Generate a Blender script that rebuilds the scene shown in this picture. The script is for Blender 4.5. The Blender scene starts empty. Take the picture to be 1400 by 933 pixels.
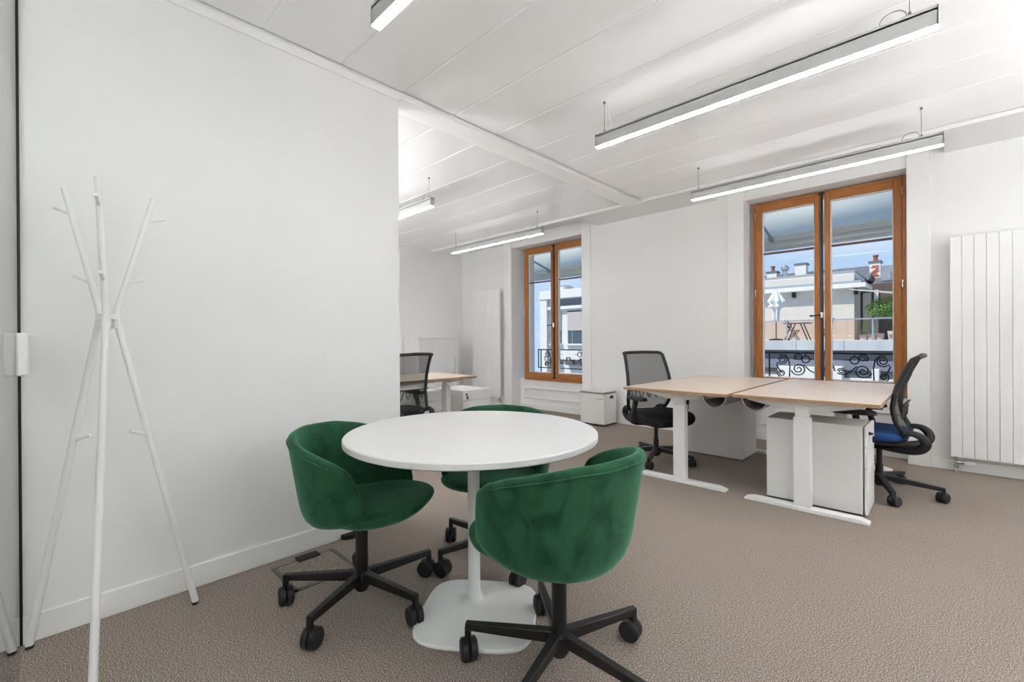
import bpy, bmesh, math, random
from math import sin, cos, pi, radians as R
from mathutils import Vector, Matrix

SC = bpy.context.scene
COL = SC.collection
rnd = random.Random(7)

# ------------------------------------------------------------------ camera
H = 1.13
cam_d = bpy.data.cameras.new('camera'); cam = bpy.data.objects.new('camera', cam_d); COL.objects.link(cam)
yaw, pit, rol = R(44.055), R(-0.075), R(-0.349)
F = Vector((-sin(yaw)*cos(pit), cos(yaw)*cos(pit), sin(pit)))
Rt = Vector((cos(yaw), sin(yaw), 0)); Up = Rt.cross(F)
Rt, Up = Rt*cos(rol)+Up*sin(rol), -Rt*sin(rol)+Up*cos(rol)
m = Matrix((Rt, Up, -F)).transposed().to_4x4(); m.translation = (0, 0, H)
cam.matrix_world = m
cam_d.sensor_width = 36; cam_d.lens = 36*614.3/1400; cam_d.clip_start = .02; cam_d.clip_end = 300
SC.camera = cam

# ------------------------------------------------------------------ world, sun, exposure
LAMP = 21.0          # strength of the LED diffusers
STRIP_FILL = 3.0        # strength of the glowing strip added atop the pendants to brighten the ceiling
SKY = 1.0
SUN = 3.5
FILL = 136.0        # strength of the invented fill lights standing out of frame
SC.view_settings.view_transform = 'Standard'; SC.view_settings.look = 'None'
SC.view_settings.exposure = 0.15; SC.view_settings.gamma = 1.0; SC.view_settings.use_curve_mapping = False
w = bpy.data.worlds.new('world'); SC.world = w; w.use_nodes = True
nt = w.node_tree; bg = nt.nodes['Background']
tc = nt.nodes.new('ShaderNodeTexCoord'); sp = nt.nodes.new('ShaderNodeSeparateXYZ')
nt.links.new(tc.outputs['Generated'], sp.inputs[0])
gr = nt.nodes.new('ShaderNodeValToRGB'); ge = gr.color_ramp.elements          # clear sky by sine of elevation
for pos, c in ((0, (.48, .66, .88)), (.12, (.27, .53, .90)), (.26, (.13, .38, .87)), (.6, (.12, .31, .68)), (1, (.09, .25, .58))):
    e = ge[0] if pos == 0 else ge[1] if pos == 1 else ge.new(pos)
    e.position = pos; e.color = (*c, 1)
nt.links.new(sp.outputs['Z'], gr.inputs['Fac'])
mp = nt.nodes.new('ShaderNodeMapping'); mp.inputs['Scale'].default_value = (1.2, 1.2, 5)
nz = nt.nodes.new('ShaderNodeTexNoise'); nz.inputs['Scale'].default_value = 3.5; nz.inputs['Detail'].default_value = 6
cr = nt.nodes.new('ShaderNodeValToRGB'); cr.color_ramp.elements[0].position = .48; cr.color_ramp.elements[0].color = (0, 0, 0, 1)
cr.color_ramp.elements[1].position = .80; cr.color_ramp.elements[1].color = (.55, .55, .55, 1)
mx = nt.nodes.new('ShaderNodeMix'); mx.data_type = 'RGBA'; mx.inputs['B'].default_value = (.92, .93, .95, 1)
nt.links.new(tc.outputs['Generated'], mp.inputs['Vector']); nt.links.new(mp.outputs['Vector'], nz.inputs['Vector'])
nt.links.new(nz.outputs['Fac'], cr.inputs['Fac']); nt.links.new(cr.outputs['Color'], mx.inputs['Factor'])
nt.links.new(gr.outputs['Color'], mx.inputs['A']); nt.links.new(mx.outputs['Result'], bg.inputs['Color'])
bg.inputs['Strength'].default_value = SKY
sd = bpy.data.lights.new('sun', 'SUN'); sd.energy = SUN; sd.angle = R(.5); sd.color = (1, .95, .86)
so = bpy.data.objects.new('sun', sd); COL.objects.link(so)
so.rotation_euler = Vector((-.34, -.55, .82)).to_track_quat('Z', 'Y').to_euler()
so.location = (0, -5, 12)
cy = SC.cycles
cy.max_bounces = 12; cy.diffuse_bounces = 8; cy.glossy_bounces = 5; cy.transparent_max_bounces = 16
cy.sample_clamp_indirect = 0; cy.use_denoising = True

# ------------------------------------------------------------------ materials
MATS = {}
def mat(name, col, rough=.5, metal=0, spec=.5, var=0, scale=8, stretch=(1, 1, 1), bump=0, bscale=None, sheen=0, col2=None, coat=0):
    if name in MATS: return MATS[name]
    ma = bpy.data.materials.new(name); ma.use_nodes = True; n = ma.node_tree; b = n.nodes['Principled BSDF']
    b.inputs['Base Color'].default_value = (*col, 1); b.inputs['Roughness'].default_value = rough
    b.inputs['Metallic'].default_value = metal; b.inputs['Specular IOR Level'].default_value = spec
    if coat: b.inputs['Coat Weight'].default_value = coat; b.inputs['Coat Roughness'].default_value = .15
    if sheen:
        b.inputs['Sheen Weight'].default_value = sheen; b.inputs['Sheen Roughness'].default_value = .35
    t = n.nodes.new('ShaderNodeTexCoord'); mpp = n.nodes.new('ShaderNodeMapping'); mpp.inputs['Scale'].default_value = stretch
    n.links.new(t.outputs['Object'], mpp.inputs['Vector'])
    no = n.nodes.new('ShaderNodeTexNoise'); no.inputs['Scale'].default_value = scale; no.inputs['Detail'].default_value = 5
    n.links.new(mpp.outputs['Vector'], no.inputs['Vector'])
    rp = n.nodes.new('ShaderNodeValToRGB'); rp.color_ramp.elements[0].position = .3; rp.color_ramp.elements[1].position = .7
    v = var or .02
    c1 = tuple(min(1, c*(1-v)) for c in col); c2 = col2 or tuple(min(1, c*(1+v)) for c in col)
    rp.color_ramp.elements[0].color = (*c1, 1); rp.color_ramp.elements[1].color = (*c2, 1)
    n.links.new(no.outputs['Fac'], rp.inputs['Fac']); n.links.new(rp.outputs['Color'], b.inputs['Base Color'])
    if bump:
        n2 = n.nodes.new('ShaderNodeTexNoise'); n2.inputs['Scale'].default_value = bscale or scale; n2.inputs['Detail'].default_value = 3
        n.links.new(mpp.outputs['Vector'], n2.inputs['Vector'])
        bp = n.nodes.new('ShaderNodeBump'); bp.inputs['Strength'].default_value = bump; bp.inputs['Distance'].default_value = .01
        n.links.new(n2.outputs['Fac'], bp.inputs['Height']); n.links.new(bp.outputs['Normal'], b.inputs['Normal'])
    MATS[name] = ma; return ma

WALL = mat('painted_wall', (.81, .81, .80), .6, var=.015, scale=1.5, bump=.03, bscale=120)
CEIL = mat('satin_ceiling_panel', (.87, .87, .865), .24, spec=.6, var=.01, scale=2, stretch=(.3, 3, 1))
TRIM = mat('trim_paint', (.84, .84, .825), .4, var=.01, scale=3)
BEAMP = mat('beam_paint', (.90, .90, .89), .5, var=.01, scale=3)
CARPET = mat('carpet_base', (.2, .16, .13), .95)
POWDER = mat('white_powder_coat', (.82, .82, .815), .38, var=.01, scale=6)
LAMIN = mat('white_laminate', (.73, .72, .705), .33, var=.012, scale=5)
ALU = mat('lamp_aluminium', (.52, .52, .51), .4, var=.02)
OAK = mat('oak_laminate', (.70, .565, .455), .36, var=.07, scale=6, stretch=(14, .7, 8), col2=(.77, .64, .53))
OAKE = mat('oak_edge', (.40, .25, .14), .5, var=.12, scale=9, stretch=(2, 2, 20))
BLACK = mat('black_metal', (.012, .011, .011), .42, var=.1)
BPLAS = mat('black_plastic', (.014, .014, .016), .5, var=.1)
BFAB = mat('black_fabric', (.012, .012, .016), .9, var=.3, scale=200, bump=.2, bscale=400)
BLUEF = mat('blue_fabric', (.018, .075, .26), .85, var=.2, scale=150, bump=.2, bscale=400)
CHROME = mat('brushed_metal', (.6, .6, .6), .25, 1, var=.05)
GREYM = mat('grey_metal', (.16, .15, .145), .5, .3, var=.06)
CABG = mat('cabinet_grey_white', (.77, .765, .75), .45, var=.01)
GREYD = mat('tray_grey', (.25, .24, .24), .5, .2, var=.05)
WOOD = mat('stained_window_wood', (.38, .135, .030), .35, var=.22, scale=5, stretch=(18, 18, 1.2), col2=(.50, .195, .048))
WOODH = mat('stained_window_wood_horizontal', (.38, .135, .030), .35, var=.22, scale=5, stretch=(1.2, 18, 18), col2=(.50, .195, .048))
MUNT = mat('muntin_brown', (.16, .085, .07), .45, var=.1)
DARKW = mat('dark_bronze', (.035, .024, .022), .4, .2, var=.1)
IRON = mat('wrought_iron', (.012, .012, .016), .5, var=.1)
AWN = mat('awning_fabric', (.72, .74, .71), .85, var=.04, scale=30)
def translucent(ma, amt, col):
    n = ma.node_tree; b = n.nodes['Principled BSDF']; t = n.nodes.new('ShaderNodeBsdfTranslucent'); t.inputs['Color'].default_value = (*col, 1)
    x = n.nodes.new('ShaderNodeMixShader'); x.inputs[0].default_value = amt
    n.links.new(b.outputs[0], x.inputs[1]); n.links.new(t.outputs[0], x.inputs[2]); n.links.new(x.outputs[0], n.nodes['Material Output'].inputs['Surface'])
translucent(AWN, .75, (.93, .95, .91))
AWNW = mat('awning_valance', (.80, .79, .74), .7, var=.03)
translucent(AWNW, .5, (.85, .84, .78))
PLAST = mat('plaster_cream', (.66, .62, .56), .85, var=.05, scale=3)
PLASTW = mat('plaster_white', (.78, .765, .73), .8, var=.03, scale=3)
CONC = mat('terrace_concrete', (.54, .555, .56), .85, var=.10, scale=2.5, stretch=(1, 1, .4))
PLASTB = mat('bluegrey_shade_and_attic', (.20, .215, .27), .85, var=.05, scale=3)  # lower facade's shade is mixed into this tone; the attic strip shares it
SHADEG = mat('plaster_shade_grey', (.17, .165, .165), .85, var=.06, scale=3)  # facade grey darkened to hold the shadow under the terrace slab
SLATE = mat('slate_roof', (.17, .165, .18), .7, var=.3, scale=5, stretch=(1, 1, 4))
ZINC = mat('zinc_sheet', (.38, .42, .46), .45, .3, var=.08)
BROWNW = mat('brown_wall', (.13, .095, .085), .9, var=.15, scale=4)
BRICK = mat('chimney_brick', (.45, .13, .05), .85, var=.3, scale=12)
TERRA = mat('terracotta', (.32, .12, .07), .8, var=.15)
LEAF = mat('leaf', (.10, .24, .03), .6, var=.5, scale=6, col2=(.24, .42, .07))
SHUT = mat('shutter_beige', (.58, .52, .49), .6, var=.03)
DGLASS = mat('dark_window_glass', (.07, .10, .12), .08, spec=.8, var=.2)
ASPH = mat('asphalt', (.08, .08, .085), .9, var=.15)
RUBBER = mat('rubber', (.02, .02, .02), .8, var=.1)
PARASOLC = mat('parasol_cloth', (.80, .80, .78), .8, var=.03)
BINW = mat('bin_enamel', (.76, .75, .715), .4, var=.01)
BLACKH = mat('black_hole', (.01, .01, .01), .7)

def carpet():
    n = CARPET.node_tree; b = n.nodes['Principled BSDF']
    for x in [x for x in n.nodes if x.type not in ('BSDF_PRINCIPLED', 'OUTPUT_MATERIAL')]: n.nodes.remove(x)
    t = n.nodes.new('ShaderNodeTexCoord')
    a = n.nodes.new('ShaderNodeTexNoise'); a.inputs['Scale'].default_value = 230; a.inputs['Detail'].default_value = 3; a.inputs['Roughness'].default_value = .75
    c = n.nodes.new('ShaderNodeTexNoise'); c.inputs['Scale'].default_value = 1.3; c.inputs['Detail'].default_value = 4
    v = n.nodes.new('ShaderNodeTexVoronoi'); v.inputs['Scale'].default_value = 560
    for x in (a, c, v): n.links.new(t.outputs['Object'], x.inputs['Vector'])
    r = n.nodes.new('ShaderNodeValToRGB'); e = r.color_ramp.elements
    e[0].position = .34; e[0].color = (.075, .059, .050, 1); e[1].position = .66; e[1].color = (.74, .645, .58, 1)
    mid = r.color_ramp.elements.new(.5); mid.color = (.262, .213, .181, 1)
    n.links.new(a.outputs['Fac'], r.inputs['Fac'])
    r2 = n.nodes.new('ShaderNodeValToRGB'); r2.color_ramp.elements[0].color = (.92, .92, .92, 1); r2.color_ramp.elements[1].color = (1.05, 1.05, 1.05, 1)
    n.links.new(c.outputs['Fac'], r2.inputs['Fac'])
    mm = n.nodes.new('ShaderNodeMix'); mm.data_type = 'RGBA'; mm.blend_type = 'MULTIPLY'; mm.inputs['Factor'].default_value = 1
    n.links.new(r.outputs['Color'], mm.inputs['A']); n.links.new(r2.outputs['Color'], mm.inputs['B'])
    n.links.new(mm.outputs['Result'], b.inputs['Base Color'])
    bp = n.nodes.new('ShaderNodeBump'); bp.inputs['Strength'].default_value = .22; bp.inputs['Distance'].default_value = .004
    n.links.new(v.outputs['Distance'], bp.inputs['Height']); n.links.new(bp.outputs['Normal'], b.inputs['Normal'])
    b.inputs['Specular IOR Level'].default_value = .1
carpet()

def velvet():
    ma = mat('green_velvet', (.01, .05, .025), .75, spec=.2, sheen=.0)
    n = ma.node_tree; b = n.nodes['Principled BSDF']
    for x in [x for x in n.nodes if x.type not in ('BSDF_PRINCIPLED', 'OUTPUT_MATERIAL')]: n.nodes.remove(x)
    t = n.nodes.new('ShaderNodeTexCoord'); mpp = n.nodes.new('ShaderNodeMapping'); mpp.inputs['Scale'].default_value = (1, 1, .7)
    n.links.new(t.outputs['Object'], mpp.inputs['Vector'])
    a = n.nodes.new('ShaderNodeTexNoise'); a.inputs['Scale'].default_value = 9; a.inputs['Detail'].default_value = 3; a.inputs['Distortion'].default_value = 1.6
    n.links.new(mpp.outputs['Vector'], a.inputs['Vector'])
    r = n.nodes.new('ShaderNodeValToRGB'); e = r.color_ramp.elements
    e[0].position = .28; e[0].color = (.008, .042, .021, 1); e[1].position = .56; e[1].color = (.021, .092, .043, 1)
    n.links.new(a.outputs['Fac'], r.inputs['Fac']); n.links.new(r.outputs['Color'], b.inputs['Base Color'])
    b.inputs['Sheen Weight'].default_value = .6; b.inputs['Sheen Roughness'].default_value = .42
    b.inputs['Sheen Tint'].default_value = (.22, .62, .40, 1)
    return ma
VELVET = velvet()

def glassmat(name, tint=(1, 1, 1), f0=.04, gain=1.0):
    ma = bpy.data.materials.new(name); ma.use_nodes = True; n = ma.node_tree; n.nodes.remove(n.nodes['Principled BSDF'])
    out = n.nodes['Material Output']
    tr = n.nodes.new('ShaderNodeBsdfTransparent'); tr.inputs['Color'].default_value = (*tint, 1)
    gl = n.nodes.new('ShaderNodeBsdfGlossy'); gl.inputs['Roughness'].default_value = 0.0
    lw = n.nodes.new('ShaderNodeLayerWeight'); lw.inputs['Blend'].default_value = .5
    pw = n.nodes.new('ShaderNodeMath'); pw.operation = 'POWER'; pw.inputs[1].default_value = 5
    ml = n.nodes.new('ShaderNodeMath'); ml.operation = 'MULTIPLY_ADD'; ml.inputs[1].default_value = (1-f0)*gain; ml.inputs[2].default_value = f0
    mx_ = n.nodes.new('ShaderNodeMixShader')
    n.links.new(lw.outputs['Facing'], pw.inputs[0]); n.links.new(pw.outputs[0], ml.inputs[0]); n.links.new(ml.outputs[0], mx_.inputs[0])
    n.links.new(tr.outputs[0], mx_.inputs[1]); n.links.new(gl.outputs[0], mx_.inputs[2]); n.links.new(mx_.outputs[0], out.inputs['Surface'])
    return ma
GLASS = glassmat('window_glass', f0=.005, gain=.5)
PGLASS = glassmat('partition_glass', (.93, .95, .94))
TGLASS = glassmat('tinted_balustrade_glass', (.94, .85, .80))

def meshfab():
    ma = bpy.data.materials.new('chair_mesh'); ma.use_nodes = True; n = ma.node_tree; b = n.nodes['Principled BSDF']
    b.inputs['Base Color'].default_value = (.02, .02, .024, 1); b.inputs['Roughness'].default_value = .8
    t = n.nodes.new('ShaderNodeTexCoord'); v = n.nodes.new('ShaderNodeTexNoise'); v.inputs['Scale'].default_value = 60
    n.links.new(t.outputs['Object'], v.inputs['Vector'])
    mr = n.nodes.new('ShaderNodeMapRange'); mr.inputs['To Min'].default_value = .58; mr.inputs['To Max'].default_value = .68
    n.links.new(v.outputs['Fac'], mr.inputs['Value'])
    tr = n.nodes.new('ShaderNodeBsdfTransparent'); mx_ = n.nodes.new('ShaderNodeMixShader')
    n.links.new(mr.outputs['Result'], mx_.inputs[0]); n.links.new(tr.outputs[0], mx_.inputs[1]); n.links.new(b.outputs[0], mx_.inputs[2])
    n.links.new(mx_.outputs[0], n.nodes['Material Output'].inputs['Surface'])
    return ma
MESHF = meshfab()

def emit(name, col, s):
    ma = bpy.data.materials.new(name); ma.use_nodes = True; n = ma.node_tree; b = n.nodes['Principled BSDF']
    b.inputs['Base Color'].default_value = (.9, .9, .9, 1)
    b.inputs['Emission Color'].default_value = (*col, 1); b.inputs['Emission Strength'].default_value = s
    return ma
LED = emit('led_diffuser', (.95, .97, 1), LAMP)
LEDFILL = emit('led_ceiling_fill', (.95, .97, 1), STRIP_FILL)

# ------------------------------------------------------------------ mesh helpers
class M:
    def __init__(s): s.v = []; s.f = []
    def add(s, vs, fs):
        o = len(s.v); s.v += [tuple(x) for x in vs]; s.f += [tuple(i+o for i in q) for q in fs]; return s
    def box(s, x0, x1, y0, y1, z0, z1, T=None):
        vs = [Vector((x, y, z)) for x in (x0, x1) for y in (y0, y1) for z in (z0, z1)]
        if T: vs = [T @ q for q in vs]
        return s.add(vs, [(0, 1, 3, 2), (4, 6, 7, 5), (0, 4, 5, 1), (2, 3, 7, 6), (0, 2, 6, 4), (1, 5, 7, 3)])
    def bar(s, a, b, w0, h0, w1=None, h1=None, up=(0, 0, 1)):
        a = Vector(a); b = Vector(b); d = (b-a).normalized(); sd_ = d.cross(Vector(up))
        sd_ = sd_.normalized() if sd_.length > 1e-6 else Vector((1, 0, 0)); u = sd_.cross(d)
        w1 = w1 or w0; h1 = h1 or h0; vs = []
        for p, ww, hh in ((a, w0, h0), (b, w1, h1)):
            vs += [p-sd_*ww/2-u*hh/2, p+sd_*ww/2-u*hh/2, p+sd_*ww/2+u*hh/2, p-sd_*ww/2+u*hh/2]
        return s.add(vs, [(0, 3, 2, 1), (4, 5, 6, 7), (0, 1, 5, 4), (1, 2, 6, 5), (2, 3, 7, 6), (3, 0, 4, 7)])
    def tube(s, path, r, n=10, closed=False, flat=1.0, up=None):
        P = [Vector(p) for p in path]; k = len(P); rs = r if isinstance(r, (list, tuple)) else [r]*k
        vs = []; pu = Vector(up) if up else None
        for i, p in enumerate(P):
            if closed: d = P[(i+1) % k]-P[i-1]
            else: d = P[min(i+1, k-1)]-P[max(i-1, 0)]
            d.normalize()
            if pu is None: pu = Vector((0, 0, 1)) if abs(d.z) < .9 else Vector((1, 0, 0))
            a = d.cross(pu)
            if a.length < 1e-5: a = d.cross(Vector((.3, .9, .2)))
            a.normalize(); b = a.cross(d)
            if up is None: pu = b
            for j in range(n):
                t = 2*pi*j/n; vs.append(p+a*cos(t)*rs[i]+b*sin(t)*rs[i]*flat)
        fs = []
        for i in range(k if closed else k-1):
            i2 = (i+1) % k
            for j in range(n):
                j2 = (j+1) % n; fs.append((i*n+j, i*n+j2, i2*n+j2, i2*n+j))
        if not closed: fs += [tuple(range(n-1, -1, -1)), tuple((k-1)*n+j for j in range(n))]
        return s.add(vs, fs)
    def cyl(s, a, b, r, n=16, r2=None): return s.tube([a, b], [r, r2 if r2 is not None else r], n)
    def lathe(s, prof, c=(0, 0), n=24):
        vs = []; fs = []
        for (r, z) in prof:
            for j in range(n): t = 2*pi*j/n; vs.append((c[0]+r*cos(t), c[1]+r*sin(t), z))
        for i in range(len(prof)-1):
            for j in range(n): j2 = (j+1) % n; fs.append((i*n+j, i*n+j2, (i+1)*n+j2, (i+1)*n+j))
        fs += [tuple(range(n-1, -1, -1)), tuple((len(prof)-1)*n+j for j in range(n))]
        return s.add(vs, fs)
    def rings(s, rings):
        n = len(rings[0]); vs = [p for r_ in rings for p in r_]; fs = []
        for i in range(len(rings)-1):
            for j in range(n): j2 = (j+1) % n; fs.append((i*n+j, i*n+j2, (i+1)*n+j2, (i+1)*n+j))
        fs += [tuple(range(n-1, -1, -1)), tuple((len(rings)-1)*n+j for j in range(n))]
        return s.add(vs, fs)
    def prism(s, poly, ax, a, b):
        def mk(p, t): return {'x': (t, p[0], p[1]), 'y': (p[0], t, p[1]), 'z': (p[0], p[1], t)}[ax]
        n = len(poly); vs = [mk(p, a) for p in poly]+[mk(p, b) for p in poly]
        fs = [tuple(range(n-1, -1, -1)), tuple(range(n, 2*n))]+[(i, (i+1) % n, n+(i+1) % n, n+i) for i in range(n)]
        return s.add(vs, fs)
    def grid(s, rows):
        n = len(rows[0]); vs = [p for r_ in rows for p in r_]; fs = []
        for i in range(len(rows)-1):
            for j in range(n-1): fs.append((i*n+j, i*n+j+1, (i+1)*n+j+1, (i+1)*n+j))
        return s.add(vs, fs)
    def build(s, name, ma, parent=None, bevel=0, smooth=True, kind=None, ang=35, seg=2, subsurf=0, solid=0, loc=None):
        me = bpy.data.meshes.new(name); me.from_pydata(s.v, [], s.f)
        bm = bmesh.new(); bm.from_mesh(me); bmesh.ops.recalc_face_normals(bm, faces=bm.faces); bm.to_mesh(me); bm.free()
        if smooth:
            me.shade_smooth()
            if not subsurf: me.set_sharp_from_angle(angle=R(ang))
        me.materials.append(ma)
        o = bpy.data.objects.new(name, me); COL.objects.link(o)
        if solid:
            q = o.modifiers.new('solid', 'SOLIDIFY'); q.thickness = solid; q.offset = -1 if solid > 0 else 1
        if bevel:
            q = o.modifiers.new('bevel', 'BEVEL'); q.width = bevel; q.segments = seg; q.limit_method = 'ANGLE'; q.angle_limit = R(40)
        if subsurf:
            q = o.modifiers.new('sub', 'SUBSURF'); q.levels = subsurf; q.render_levels = subsurf
        if parent: o.parent = parent
        if kind: o['kind'] = kind
        if loc: o.location = loc
        return o
def bx(name, ma, x0, x1, y0, y1, z0, z1, parent=None, bevel=0, kind=None, **k):
    return M().box(x0, x1, y0, y1, z0, z1).build(name, ma, parent, bevel, kind=kind, **k)
def tag(o, label, cat, group=None):
    o['label'] = label; o['category'] = cat
    if group: o['group'] = group
    return o
def thing(name, label, cat, loc=(0, 0, 0), rz=0, group=None):
    o = bpy.data.objects.new(name, None); COL.objects.link(o); o.empty_display_size = .1
    o.location = loc; o.rotation_euler = (0, 0, rz)
    return tag(o, label, cat, group)
def sroot(name, loc=(0, 0, 0)):
    o = bpy.data.objects.new(name, None); COL.objects.link(o); o.location = loc; o['kind'] = 'structure'; return o
def kids(o): return [c for c in list(COL.objects) if c.parent is o]
def dup(o, loc, rz, label, first=True):
    tree = {}
    for c in COL.objects:
        if c.parent: tree.setdefault(c.parent.name, []).append(c)
    def cp(q, par):
        c = q.copy(); COL.objects.link(c)
        if par: c.parent = par
        for ch in tree.get(q.name, []): cp(ch, c)
        return c
    r = cp(o, None); r.location = loc; r.rotation_euler = (0, 0, rz); r['label'] = label
    return r
def superell(a, b, p, n, cx=0, cy=0, z=0):
    out = []
    for j in range(n):
        t = 2*pi*j/n; c, s_ = cos(t), sin(t)
        out.append((cx+a*math.copysign(abs(c)**(2/p), c), cy+b*math.copysign(abs(s_)**(2/p), s_), z))
    return out
def spline(P, rs=None, k=4):
    P = [Vector(p) for p in P]; n = len(P); out = []; ro = []
    for i in range(n-1):
        a, b, c, d = P[max(i-1, 0)], P[i], P[i+1], P[min(i+2, n-1)]
        for j in range(k):
            t = j/k; out.append(.5*((2*b)+(c-a)*t+(2*a-5*b+4*c-d)*t*t+(3*b-a-3*c+d)*t**3))
            if rs: ro.append(rs[i]+(rs[i+1]-rs[i])*t)
    out.append(P[-1])
    if rs: ro.append(rs[-1]); return out, ro
    return out
def lerp(tab, t):
    for i in range(len(tab)-1):
        if t <= tab[i+1][0]:
            f = (t-tab[i][0])/(tab[i+1][0]-tab[i][0]); f = max(0, f); return tab[i][1]+(tab[i+1][1]-tab[i][1])*f
    return tab[-1][1]

# ------------------------------------------------------------------ the setting
XP, XW, XE = -2.50, -6.49, 4.2        # partition face, far wall, right wall
YG, YN, YO = -.074, 5.38, 5.95        # glass partition, window wall, its outer face
bx('floor', CARPET, XW-.1, XE+.1, -2.0, YO-.33, -.2, 0, kind='structure', smooth=False)

wall = M()
W = {1: (-5.204, -3.787, .49), 2: (-1.614, -.256, .565), 3: (1.95, 3.31, .565)}
NT = 2.662
xs = XW-.3
for k in (1, 2, 3):
    a, b, zs = W[k]
    wall.box(xs, a, YN, YO, 0, 3.0)                    # pier
    wall.box(a, b, YN, YO, NT, 3.0)                    # lintel
    wall.box(a, b, 5.585, YO, 0, zs)                   # parapet under the window
    xs = b
wall.box(xs, XE+.3, YN, YO, 0, 3.0)
wall.build('wall_front', WALL, kind='structure', smooth=False)
bx('wall_left', WALL, XP-.17, XP, -1.85, 1.556, 0, 2.69, kind='structure', smooth=False)
bx('wall_far', WALL, XW-.3, XW, -2.0, YN, 0, 3.0, kind='structure', smooth=False)
bx('wall_right', WALL, XE, XE+.3, -2.0, YN, 0, 3.0, kind='structure', smooth=False)
bx('wall_back', WALL, XW-.3, XE+.3, -2.15, -2.0, 0, 3.0, kind='structure', smooth=False)
# ceiling: a deck with long satin metal panels hung beneath
ceil = bx('ceiling', WALL, XW-.3, XE+.3, -2.15, YO, 3.0, 3.05, kind='structure', smooth=False)
bx('ceiling_deck', TRIM, XW, XE, -2.0, 4.66, 2.755, 2.77, ceil, smooth=False)
y0 = .765-.4095*7; yy = []
while y0 < 4.6: yy.append(y0); y0 += .4095
def cpanel(xa, xb, ya, yb):
    # panel with a very slight sag, edges bevelled
    rows = []; n = 3
    for i in range(n+1):
        t = i/n; y = ya+.0015+(yb-ya-.003)*(0 if i == 0 else 1 if i == n else .032+.936*(i-1)/(n-2)); e = min(t, 1-t)
        z = 2.7265 - .005*t + (.008 if e == 0 else 0)
        rows.append([(xa, y, z), (xb, y, z)])
    mm = M().grid(rows)
    return mm.build('panel', CEIL, ceil, solid=-.012, smooth=False)
for a, b in zip(yy, yy[1:]+[4.695]):
    if b-a < .05: continue
    cpanel(XP+.022, XE, max(a, -2.0), min(b, 4.695)); cpanel(XW, XP-.16, max(a, -2.0), min(b, 4.695))
# beam, edge profile, soffits
M().box(XP-.185, XP, -2.0, 4.71, 2.682, 2.76).build('trim_1', BEAMP, kind='structure', bevel=.004)
bx('trim_2', TRIM, XP, XP+.012, YG, 1.556, 2.655, 2.70, kind='structure', bevel=.003)
bx('trim_3', TRIM, XP-.0005, XP+.008, YG, 4.70, 2.690, 2.7225, kind='structure', bevel=.002)
si = 4
def soffit(xa, xb, zend, zst=2.69):
    global si
    M().prism([(4.70, zst), (YN, zend), (YN, 3.0), (4.70, 3.0)], 'x', xa, xb).build(f'trim_{si}', WALL, kind='structure', smooth=False); si += 1
soffit(XW, -5.42, 2.735); soffit(-5.42, -3.512, 2.845, 2.698); soffit(-3.512, -1.89, 2.735); soffit(-1.89, -.01, 2.845, 2.698)
soffit(-.01, 1.75, 2.722); soffit(1.75, 3.5, 2.845, 2.698); soffit(3.5, XE, 2.722)
bx(f'trim_{si}', TRIM, XW, XE, 4.688, 4.700, 2.690, 2.72, kind='structure'); si += 1
# casings round the window niches
for k in (1, 2, 3):
    a, b, zs = W[k]
    for xa, xb in ((a-.172, a), (b, b+.155)):
        bx(f'trim_{si}', TRIM, xa, xb, YN-.016, YN, 0, 2.86, kind='structure', bevel=.004); si += 1
    # moulded panel under the window
    zt = zs-.02
    t = sroot(f'trim_{si}'); si += 1
    for (xa, xb, za, zb) in ((a+.10, b-.02, zt-.14, zt-.115), (a+.10, b-.02, .17, .20), (a+.10, a+.125, .2, zt-.14)):
        bx('moulding', TRIM, xa, xb, 5.566, 5.585, za, zb, t, bevel=.006)
    bx('base', TRIM, a, b, 5.565, 5.585, 0, .09, t, bevel=.004)
# baseboards
bx('baseboard_left', TRIM, XP, XP+.014, YG, 1.556, 0, .105, kind='structure', bevel=.004)
segs = [(XW, W[1][0]-.172), (W[1][1]+.155, W[2][0]-.172), (W[2][1]+.155, W[3][0]-.172), (W[3][1]+.155, XE)]
bb = M()
for a, b in segs: bb.box(a, b, YN-.014, YN, 0, .095)
bb.build('baseboard_front', TRIM, kind='structure', bevel=.004)
bx('baseboard_far', TRIM, XW, XW+.014, -2, YN-.014, 0, .095, kind='structure', bevel=.004)

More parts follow.
